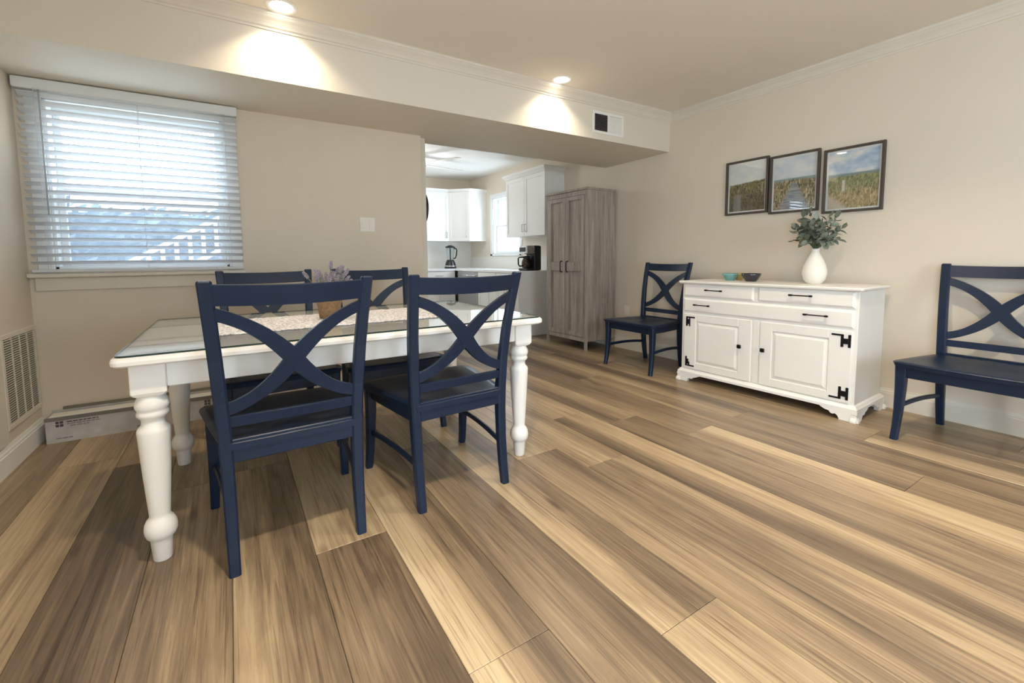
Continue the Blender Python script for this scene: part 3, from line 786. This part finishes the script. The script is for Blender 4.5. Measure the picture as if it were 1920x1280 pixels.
def sbpos(u, d, z=0): # sideboard local -> world
    return (3.345 + math.cos(sa) * u - math.sin(sa) * d, 2.405 + math.sin(sa) * u + math.cos(sa) * d, z)
def bowl(name, u, d, r, h, m, label):
    x, y, _ = sbpos(u, d)
    rb = r * .52
    b = MB().lathe([(rb, 0), (rb * 1.04, .002), (r * .78, h * .42), (r * .93, h * .75), (r, h), (r * .975, h + .001), (r * .90, h * .76), (r * .74, h * .45), (rb * .9, .010), (.002, .008)], seg=36)
    o = b.build(name, m, None, (x, y, SH)); tag(o, label, 'bowl'); return o
bowl('bowl', .243, .30, .064, .060, M['bowl_teal'], 'small teal bowl on the left of the sideboard')
bowl('bowl', .428, .28, .074, .064, M['bowl_dark'], 'black bowl on the sideboard, right of the teal bowl')
bowl('bowl', .262, .412, .047, .060, M['bowl_mustard'], 'mustard yellow bowl behind the teal and black bowls')

# vase with leafy branches
vx, vy, _ = sbpos(.876, .285)
va = MB().lathe([(.040, 0), (.046, .002), (.066, .03), (.0765, .07), (.077, .09), (.070, .13), (.055, .17), (.037, .208), (.026, .232), (.0235, .248), (.026, .256), (.023, .257), (.020, .246), (.020, .20), (.03, .12)], seg=40)
tag(va.build('vase', M['vase'], None, (vx, vy, SH)), 'white teardrop vase on the sideboard', 'vase')
bq = thing('leafy_bouquet', 'bunch of grey-green leafy branches standing in the white vase', 'plant', (vx, vy, SH + .205))
k = N('grey_green_leaf'); c = k.coord('Object'); oi = k.n('ShaderNodeObjectInfo')
col = k.mix(oi.outputs['Random'], (.035, .05, .026), (.23, .27, .205)); col = k.mix(k.math('MULTIPLY', k.noise(c, 60, 2), .5), col, (.26, .30, .25))
M['leaf'] = k.pbsdf(col, .5)
b = MB()
lf = [(0, 0, 0), (.010, .010, .003), (.017, .026, .005), (.015, .042, .003), (.0, .058, -.004), (-.015, .042, .003), (-.017, .026, .005), (-.010, .010, .003)]
cen = [(0, .012, 0), (0, .026, 0), (0, .042, -.001)]
b.add(lf + cen, [(0, 1, 8), (1, 2, 9, 8), (2, 3, 10, 9), (3, 4, 10), (4, 5, 10), (5, 6, 9, 10), (6, 7, 8, 9), (7, 0, 8)], True)
lm = b.mesh('leaf'); lm.materials.append(M['leaf'])
rb_ = random.Random(11); cb = Vector((0, 0, .185))
for i in range(36):
    th = rb_.uniform(0, 2 * PI); ph = rb_.uniform(-.65, 1.0) if i > 6 else rb_.uniform(.3, 1.3)
    d = Vector((math.cos(th) * math.cos(ph), math.sin(th) * math.cos(ph), math.sin(ph)))
    R_ = rb_.uniform(.105, .150)
    tip = cb + Vector((d.x * R_ * 1.05, d.y * R_ * 1.05, d.z * R_ * .92))
    base = Vector((0, 0, .02)); c1 = Vector((d.x * .03, d.y * .03, .11))
    pts = [(1 - t) ** 2 * base + 2 * t * (1 - t) * c1 + t * t * tip for t in (i_ / 7 for i_ in range(8))]
    MB().tube(pts, [.0022 - .0002 * q for q in range(8)], 5).build('branch', M['stem'], bq)
    for q in range(8):
        t = .50 + .50 * q / 7
        p = (1 - t) ** 2 * base + 2 * t * (1 - t) * c1 + t * t * tip
        tg = (tip - c1).normalized()
        side = tg.orthogonal().normalized(); side = Matrix.Rotation(q * 2.4 + i, 3, tg) @ side
        ax = (tg * (.55 if q < 7 else 2.5) + side).normalized()
        o = bpy.data.objects.new('leaf', lm); COL.objects.link(o); o.parent = bq
        zz = ax.cross(Vector((rb_.gauss(0, 1), rb_.gauss(0, 1), rb_.gauss(0, .4)))).normalized(); xx = ax.cross(zz).normalized()
        s = rb_.uniform(.75, 1.15)
        o.matrix_local = Matrix.Translation(p) @ Matrix((( xx.x, ax.x, zz.x), (xx.y, ax.y, zz.y), (xx.z, ax.z, zz.z))).to_4x4() @ Matrix.Scale(s, 4)

# ------------------------------------------------------------------ wardrobe
wa = math.radians(-88.4)
wd = thing('wardrobe', 'tall grey wood wardrobe with two panelled doors', 'wardrobe', (3.412, 4.425, 0), wa)
WW, WD, WHT = .705, .475, 1.860
gm_ = M['gwood']
MB().cbox(.012, WW - .012, .034, WD, .105, WHT - .022, .002).build('carcass', gm_, wd)
MB().cbox(-.010, WW + .010, -.012, WD, WHT - .022, WHT, .003).build('top', gm_, wd)
for u0, u1 in ((0, .030), (WW - .030, WW)):
    MB().cbox(u0, u1, 0, .030, 0, WHT - .022, .002).build('front_post', gm_, wd)
    MB().cbox(u0, u1, WD - .030, WD, 0, .12, .002).build('rear_leg', gm_, wd)
MB().cbox(.03, WW - .03, .004, .024, .100, .150, .002).build('bottom_rail', gm_, wd)
MB().cbox(.03, WW - .03, .004, .024, WHT - .075, WHT - .022, .002).build('top_rail', gm_, wd)
for s in (0, 1): MB().cbox(0 if s == 0 else WW - .012, .012 if s == 0 else WW, .03, WD - .01, .105, WHT - .022, .002).build('side_panel', gm_, wd)
for u0, u1, hu in ((.034, .350, .300), (.355, .671, .405)):
    z0, z1, zm0, zm1 = .154, WHT - .079, .918, 1.022; st = .052; y0, y1 = -.004, .022
    b = MB(); b.cbox(u0, u0 + st, y0, y1, z0, z1, .0015); b.cbox(u1 - st, u1, y0, y1, z0, z1, .0015)
    b.cbox(u0 + st, u1 - st, y0, y1, z0, z0 + .045, .0015); b.cbox(u0 + st, u1 - st, y0, y1, z1 - .045, z1, .0015); b.cbox(u0 + st, u1 - st, y0, y1, zm0, zm1, .0015)
    d = b.build('door', gm_, wd)
    MB().box(u0 + st - .004, u1 - st + .004, .016, .021, z0 + .04, zm0 + .004).build('panel', gm_, d)
    MB().box(u0 + st - .004, u1 - st + .004, .016, .021, zm1 - .004, z1 - .04).build('panel', gm_, d)
    b = MB(); b.tube([(hu, -.004, .905), (hu, -.030, .908), (hu, -.036, .922), (hu, -.036, 1.016), (hu, -.030, 1.030), (hu, -.004, 1.033)], .0062, 8)
    b.build('pull_handle', M['black'], d)

# ------------------------------------------------------------------ pictures
for i, (y0, y1, z0, z1, lb) in enumerate(((2.022, 2.393, 1.445, 1.918, 'leftmost framed beach print, grassy dune with grey post'), (1.642, 2.010, 1.425, 1.899, 'middle framed beach print, sandy path to the sea'), (1.246, 1.616, 1.394, 1.871, 'rightmost framed beach print, dune grass under blue sky'))):
    w, h = y1 - y0, z1 - z0
    p = thing('framed_print', lb, 'picture', (XR, y1, z0), -PI / 2, 'framed beach prints')   # local x to the right, y into the wall
    f = .017; D = -.026
    b = MB(); b.cbox(0, f, D, 0, 0, h, .002); b.cbox(w - f, w, D, 0, 0, h, .002); b.cbox(f, w - f, D, 0, 0, f, .002); b.cbox(f, w - f, D, 0, h - f, h, .002)
    b.build('frame', M['frame'], p)
    MB().box(f, w - f, -.006, -.002, f, h - f).build('mat_board', M['mat'], p)
    MB().box(f + .014, w - f - .014, -.0075, -.006, f + .014, h - f - .014).build('print', print_mat(i), p)
    MB().box(f, w - f, -.017, -.015, f, h - f).build('glass', M['pane'], p)

# ------------------------------------------------------------------ small wall fittings
sw = thing('light_switch', 'double rocker light switch plate on the window wall', 'switch', (.988, YW, 1.366))
MB().cbox(-.062, .062, -.007, 0, -.060, .060, .003).build('plate', M['plate'], sw)
for x in (-.029, .029): MB().cbox(x - .0175, x + .0175, -.0115, -.006, -.034, .034, .002).build('rocker', M['plate'], sw)
ol = thing('wall_outlet', 'beige wall outlet low beside the wardrobe', 'outlet', (XR, 3.56, .45), -PI / 2)
MB().cbox(-.038, .038, -.006, 0, -.060, .060, .003).build('plate', M['plate'], ol)
for z in (-.024, .024): MB().cbox(-.017, .017, -.009, -.005, z - .015, z + .015, .003).build('socket', M['plate'], ol)

vt = thing('soffit_vent', 'white two-part air vent on the soffit below the crown moulding', 'vent', (2.853, YS, 2.206))
b = MB(); VW, VH = .393, .196
b.cbox(0, VW, -.008, 0, 0, .024, .002); b.cbox(0, VW, -.008, 0, VH - .024, VH, .002); b.cbox(0, .024, -.008, 0, .024, VH - .024, .002); b.cbox(VW - .026, VW, -.008, 0, .024, VH - .024, .002); b.cbox(.186, .206, -.008, 0, .024, VH - .024, .002)
b.build('frame', M['white'], vt)
MB().box(.02, VW - .02, -.0012, -.0004, .02, VH - .02).build('shade_back', M['dark'], vt)  # dark sheet stands in for the shade inside the duct
for u0, u1, tilt in ((.024, .186, 1), (.206, VW - .026, -1)):
    for i in range(11):
        z = .031 + i * .0132; dz = .0052
        pf = [(-.0072, z - .0034), (-.0066, z - .0034), (-.0018, z - .0012), (-.0024, z - .0012)] if tilt > 0 else [(-.0072, z - .0066), (-.0060, z - .0066), (-.0036, z + .0064), (-.0048, z + .0064)]
        MB().prism(pf, 'x', u0, u1).build('louver', M['white'], vt)

rg = thing('return_grille', 'large white return air grille low on the left wall', 'vent', (XL, 3.225, .20))
GW, GH = .470, .505
b = MB(); f = .028
for a0, a1, q0, q1 in ((0, GW, 0, f), (0, GW, GH - f, GH), (0, f, f, GH - f), (GW - f, GW, f, GH - f)): b.cbox(0, .010, a0, a1, q0, q1, .003)
b.build('frame', M['trim'], rg)
MB().box(.0004, .0014, .02, GW - .02, .02, GH - .02).build('shade_back', flat('grille_shade_grey', (.24, .23, .205), .8), rg)  # grey sheet paints the shade seen between the louvers
b = MB(); nr = 36; ph = (GH - 2 * f) / nr
for i in range(nr):
    z = f + i * ph
    b.prism([(.0088, z + ph * .78), (.0092, z + ph * .44), (.0030, z + ph * .06), (.0026, z + ph * .34)], 'y', f, GW - f)
o = b.build('louvers', M['trim'], rg); o['kind'] = 'stuff'
for i in range(1, 4): MB().box(.004, .0092, f + (GW - 2 * f) * i / 4 - .004, f + (GW - 2 * f) * i / 4 + .004, f, GH - f).build('mullion', M['trim'], rg)
ap = thing('access_panel', 'plain white panel beside the return air grille, cut by the left edge', 'panel', (XL, 2.62, .15))
MB().cbox(0, .014, 0, .585, 0, .56, .003).build('board', M['trim'], ap)

# ------------------------------------------------------------------ long flooring carton
cx0, cx1 = -.985, .50
ct = thing('flooring_carton', 'long grey printed carton lying under the window', 'carton', (cx0, 3.556, 0), math.radians(-.4))
L = cx1 - cx0; CHT = .155; CD = .125
k = N('carton_board'); c = k.coord('Object'); M['card'] = k.pbsdf(k.ramp(k.noise(c, 14, 4), [(.3, (.46, .445, .435)), (.7, (.60, .585, .57))]), .8)
b = MB(); t_ = .004
b.box(0, L, 0, t_, 0, CHT); b.box(0, L, CD - t_, CD, 0, CHT + .012); b.box(0, t_, t_, CD - t_, 0, CHT); b.box(L - t_, L, t_, CD - t_, 0, CHT); b.box(t_, L - t_, t_, CD - t_, 0, t_)
b.build('tray', M['card'], ct)
MB().cbox(.012, L - .012, t_ + .004, CD - .030, .05, CHT + .004, .003).build('foam_insert', flat('white_foam', (.74, .72, .68), .8), ct)
MB().box(-.002, L + .002, -.0025, 0, CHT - .022, CHT + .001).build('lid_band', flat('carton_edge', (.20, .185, .165), .8), ct)
MB().prism([(CD - .004, CHT + .010), (CD, CHT + .010), (CD + .014, CHT + .028), (CD + .010, CHT + .028)], 'x', .05, L - .05).build('rear_flap', flat('carton_flap', (.16, .14, .12), .8), ct)
ink = flat('carton_ink', (.075, .07, .075), .7); ink2 = flat('carton_ink_pale', (.25, .235, .23), .7)
def mark(u0, u1, z0, z1, m=ink): MB().box(u0, u1, -.0014, -.0004, z0, z1).build('printed_mark', m, ct)
for base in (0.0, .74):
    for du in (0, .019):
        for dz in (0, .019): mark(base + .045 + du, base + .060 + du, .095 + dz, .110 + dz)
    for q, (u0, u1, z0, m) in enumerate(((.095, .24, .118, ink), (.095, .245, .105, ink2), (.11, .20, .092, ink2), (.41, .50, .122, ink2), (.455, .50, .110, ink2), (.455, .49, .098, ink2), (.045, .12, .022, ink2), (.42, .50, .022, ink2))):
        if base and q < 1: pass
        u = base + u0; r_ = random.Random(q + int(base * 10))
        while u < base + u1 - .006:
            w_ = r_.uniform(.010, .026); mark(u, min(u + w_, base + u1), z0, z0 + .006, m); u += w_ + .004

# ------------------------------------------------------------------ kitchen
def shaker(parent, u0, u1, z0, z1, m=None, st=.052, handle=None, gap=.002):
    """shaker door in local coords: x across, front faces -y at y=0"""
    m = m or M['kwhite']; u0 += gap; u1 -= gap; z0 += gap; z1 -= gap
    b = MB(); y0, y1 = -.019, -.001
    b.cbox(u0, u0 + st, y0, y1, z0, z1, .0015); b.cbox(u1 - st, u1, y0, y1, z0, z1, .0015); b.cbox(u0 + st, u1 - st, y0, y1, z0, z0 + st, .0015); b.cbox(u0 + st, u1 - st, y0, y1, z1 - st, z1, .0015)
    d = b.build('door', m, parent)
    MB().box(u0 + st - .003, u1 - st + .003, -.010, -.004, z0 + st - .003, z1 - st + .003).build('panel', m, d)
    if handle:
        hu, hz, vert, L = handle
        q = [(hu, -.019, hz - L / 2), (hu, -.042, hz - L / 2), (hu, -.042, hz + L / 2), (hu, -.019, hz + L / 2)] if vert else [(hu - L / 2, -.019, hz), (hu - L / 2, -.042, hz), (hu + L / 2, -.042, hz), (hu + L / 2, -.019, hz)]
        MB().tube(q, .005, 6).build('pull_handle', M['nickel'], d)
    return d
KW = M['kwhite']
def kcrown(pts_front, z): # crown on top of a wall cabinet: list of plan points, extruded outwards by simple offset rings
    return None
ZU0, ZU1 = 1.38, 2.225
# near wall cabinet on the right wall (facing -x)
kc = thing('wall_cabinet', 'white wall cabinet above the coffee maker', 'cabinet', (3.615, 5.66, 0), -PI / 2)
KWID = .96; KD = XR - 3.615
MB().cbox(0, KWID, 0, KD, ZU0, ZU1, .002).build('carcass', KW, kc)
shaker(kc, 0, KWID / 2, ZU0, ZU1, handle=(KWID / 2 - .035, 1.50, True, .10)); shaker(kc, KWID / 2, KWID, ZU0, ZU1, handle=(KWID / 2 + .035, 1.50, True, .10))
b = MB(); b.loft([[(x, y, z) for x, y in crect(KWID / 2, KD / 2 - e * .5 - .01, KWID + 2 * e, KD + e + .02 - .0, .003)] for z, e in ((ZU1, .0), (ZU1 + .012, .006), (ZU1 + .045, .040), (ZU1 + .06, .046), (ZU1 + .068, .046))])
b.build('crown', KW, kc)
# corner wall cabinet with diagonal door
cc = thing('corner_wall_cabinet', 'white corner wall cabinet with diagonal door beside the kitchen window', 'cabinet')
plan = [(XR, YK1), (XR, 6.84), (3.60, 6.84), (3.32, 7.12), (3.32, YK1)]
MB().prism(plan, 'z', ZU0, ZU1).build('carcass', KW, cc)
dd = MB(); ang = math.atan2(6.84 - 7.12, 3.60 - 3.32); DL = math.hypot(.28, .28)
def tr(o): o.location = (3.32, 7.12, 0); o.rotation_euler = (0, 0, ang)
d = shaker(cc, 0, DL, ZU0, ZU1, handle=(DL - .06, 1.49, True, .10)); tr(d)
def off(pl, e): # crude outward offset of the visible edges
    return [(XR, YK1), (XR, 6.84 - e), (3.60 - e * .41, 6.84 - e), (3.32 - e, 7.12 - e * .41), (3.32 - e, YK1)]
b = MB(); b.loft([[(x, y, z) for x, y in off(plan, e)] for z, e in ((ZU1, .0), (ZU1 + .012, .006), (ZU1 + .040, .034), (ZU1 + .055, .040))]); b.build('crown', KW, cc)
# far wall cabinet
fc = thing('wall_cabinet', 'white wall cabinet on the far kitchen wall', 'cabinet', (2.76, 7.12, 0), 0)
FW = .56
MB().cbox(0, FW, 0, YK1 - 7.12, ZU0, ZU1, .002).build('carcass', KW, fc)
shaker(fc, 0, FW, ZU0, ZU1, handle=(FW - .05, 1.49, True, .10))
b = MB(); b.loft([[(x, y, z) for x, y in ((0, .32), (FW, .32), (FW, -e), (0, -e))] for z, e in ((ZU1, .0), (ZU1 + .012, .006), (ZU1 + .040, .034), (ZU1 + .055, .040))]); b.build('crown', KW, fc)

# base cabinets along the right wall
XB = 3.32
def base_cab(name, label, loc, rz, w, dep, split=True):
    t = thing(name, label, 'cabinet', loc, rz)
    MB().cbox(0, w, 0, dep, .10, .868, .002).build('carcass', KW, t)
    MB().box(.0, w, .06, .075, 0, .10).build('toe_kick', KW, t)
    b = MB(); b.cbox(.003, w - .003, -.019, -.001, .715, .862, .002); dr = b.build('drawer', KW, t)
    MB().tube([(w / 2 - .06, -.019, .79), (w / 2 - .06, -.042, .79), (w / 2 + .06, -.042, .79), (w / 2 + .06, -.019, .79)], .005, 6).build('pull_handle', M['nickel'], dr)
    if split:
        shaker(t, 0, w / 2, .105, .71, handle=(w / 2 - .035, .62, True, .10)); shaker(t, w / 2, w, .105, .71, handle=(w / 2 + .035, .62, True, .10))
    else: shaker(t, 0, w, .105, .71, handle=(w - .05, .62, True, .10))
    return t
g1 = base_cab('base_cabinet', 'white kitchen base cabinet ending beside the wardrobe', (XB, 5.48, 0), -PI / 2, .578, XR - XB)
MB().cbox(.578, .592, -.002, XR - XB, 0, .868, .002).build('end_panel', KW, g1)
base_cab('base_cabinet', 'white kitchen base cabinet next to the dishwasher', (XB, 6.04, 0), -PI / 2, .555, XR - XB)
dw = thing('dishwasher', 'grey steel dishwasher in the kitchen counter', 'dishwasher', (XB, 6.745, 0), -PI / 2)
MB().cbox(.002, .700, 0, .58, .10, .868, .002).build('body', M['steel_dw'], dw)
MB().cbox(.004, .698, -.022, 0, .12, .865, .004).build('door', M['steel_dw'], dw)
MB().tube([(.06, -.022, .80), (.06, -.055, .80), (.64, -.055, .80), (.64, -.022, .80)], .009, 8).build('bar_handle', M['chrome'], dw)
MB().box(.0, .70, .06, .075, 0, .10).build('toe_kick', M['black'], dw)
base_cab('base_cabinet', 'white kitchen base cabinet on the far wall', (2.70, 6.83, 0), 0, .58, YK1 - 6.832)
base_cab('base_cabinet', 'white kitchen base cabinet at the left end of the far wall', (1.86, 6.83, 0), 0, .835, YK1 - 6.832)
tag(MB().prism([(1.84, YK1), (1.84, 6.80), (3.292, 6.80), (3.292, 4.872), (XR, 4.872), (XR, YK1)], 'z', .868, .900).build('countertop', M['counter']), 'white L-shaped kitchen countertop', 'countertop')
tag(MB().box(1.84, XR, YK1 - .008, YK1, .90, 1.38).build('trim_4', M['splash']), 'white backsplash on the far kitchen wall', None, None, 'structure')
tag(MB().box(XR - .008, XR, 4.88, YK1 - .008, .90, 1.098).build('trim_5', M['splash']), 'white backsplash below the kitchen window', None, None, 'structure')
# coffee maker (front faces -x)
cm = thing('coffee_maker', 'black and steel drip coffee maker on the kitchen counter', 'coffee maker', (3.44, 5.10, .90), -PI / 2)
MB().cbox(0, .20, .13, .25, 0, .345, .012).build('tower', M['blackp'], cm)
MB().cbox(0, .20, -.005, .14, 0, .035, .010).build('base', M['blackp'], cm)
MB().cbox(.002, .198, .0, .14, .225, .345, .012).build('brew_head', M['chrome'], cm)
MB().cbox(.03, .17, -.006, .004, .26, .32, .003).build('control_panel', M['blackp'], cm)
ca = MB().lathe([(.05, .036), (.062, .045), (.070, .09), (.066, .13), (.05, .165), (.046, .175)], (.10, .065, 0), 24).build('carafe', glass('carafe_glass', (.25, .2, .17)), cm)
MB().lathe([(.048, .172), (.052, .178), (.052, .196), (.04, .204), (.002, .205)], (.10, .065, 0), 24).build('carafe_lid', M['blackp'], ca)
MB().tube([(.10, .012, .185), (.10, -.05, .185), (.10, -.072, .17), (.10, -.070, .09), (.10, -.055, .065), (.10, .0, .065)], .010, 8).build('carafe_handle', M['blackp'], ca)
MB().lathe([(.071, .086), (.0715, .098), (.069, .1)], (.10, .065, 0), 24, cap=False).build('carafe_band', M['blackp'], ca)
# blender
bd = thing('countertop_blender', 'black blender on the far kitchen counter', 'blender', (3.36, 7.16, .90), 0)
MB().lathe([(.105, 0), (.11, .01), (.105, .03), (.085, .10), (.065, .145), (.06, .15)], seg=28).build('motor_base', M['blackp'], bd)
MB().lathe([(.104, .034), (.1055, .038), (.0985, .055), (.097, .053)], seg=28, cap=False).build('control_band', M['chrome'], bd)
jr = MB().lathe([(.05, .150), (.058, .156), (.070, .30), (.078, .37)], seg=28).build('jar', glass('jar_glass', (.86, .9, .9)), bd)
MB().lathe([(.080, .366), (.086, .370), (.086, .388), (.06, .395), (.03, .412), (.002, .413)], seg=28).build('lid', M['blackp'], bd)
MB().tube([(.07, 0, .36), (.118, 0, .352), (.130, 0, .32), (.122, 0, .24), (.10, 0, .185), (.062, 0, .172)], .012, 8).build('handle', M['blackp'], bd)
MB().tube([(0, 0, .15), (0, 0, .36)], .010, 8).build('blade_shaft', M['blackp'], jr)
# wall clock on the kitchen wall, only its rim shows past the wall end
ck = thing('wall_clock', 'round black clock rim past the end of the window wall', 'clock', (1.84, 4.785, 1.645))
b = MB(); seg = 40
b.loft([[(x, r * math.cos(2 * PI * j / seg), r * math.sin(2 * PI * j / seg)) for j in range(seg)] for x, r in ((0, .195), (.062, .195), (.066, .190), (.066, .172), (.050, .168))], False)
b.build('rim', M['blackp'], ck)
MB().loft([[(x, .172 * math.cos(2 * PI * j / seg), .172 * math.sin(2 * PI * j / seg)) for j in range(seg)] for x in (.002, .048)]).build('dial', flat('clock_dial', (.75, .73, .68), .5), ck)
# ceiling fan
fn = thing('ceiling_fan', 'white ceiling fan below the kitchen ceiling', 'fan', (2.30, 5.95, ZC))
MB().lathe([(.06, 0), (.06, -.02), (.04, -.04), (.014, -.05), (.014, -.10)], seg=24).build('canopy', KW, fn)
MB().lathe([(.03, -.09), (.085, -.10), (.10, -.125), (.095, -.165), (.06, -.18), (.002, -.182)], seg=28).build('motor', KW, fn)
for i in range(5):
    a = math.radians(8 + 72 * i)
    bl_ = MB().loft([[(.14, -.045, -.133), (.14, .045, -.122), (.14, .045, -.116), (.14, -.045, -.127)], [(.50, -.062, -.135), (.50, .062, -.121), (.50, .062, -.115), (.50, -.062, -.129)], [(.74, -.055, -.134), (.74, .055, -.122), (.74, .055, -.116), (.74, -.055, -.128)]]).build('blade', KW, fn)
    bl_.rotation_euler = (0, 0, a)
    br = MB().cbox(.08, .16, -.016, .016, -.136, -.126, .002).build('blade_bracket', M['nickel'], fn); br.rotation_euler = (0, 0, a)
MB().lathe([(.075, -.180), (.09, -.19), (.085, -.225), (.05, -.25), (.002, -.256)], seg=28).build('added_light_bowl', emit('added_fan_light', (1, .95, .88), 4.0), fn)  # glowing bowl added to the fan
d = bpy.data.lights.new('added_fan_lamp', 'POINT'); d.energy = 8; d.color = (.95, .97, 1.0); d.shadow_soft_size = .06  # added fill lamp, brightens the kitchen
o = bpy.data.objects.new('added_fan_lamp', d); COL.objects.link(o); o.parent = fn; o.location = (0, 0, -.30)
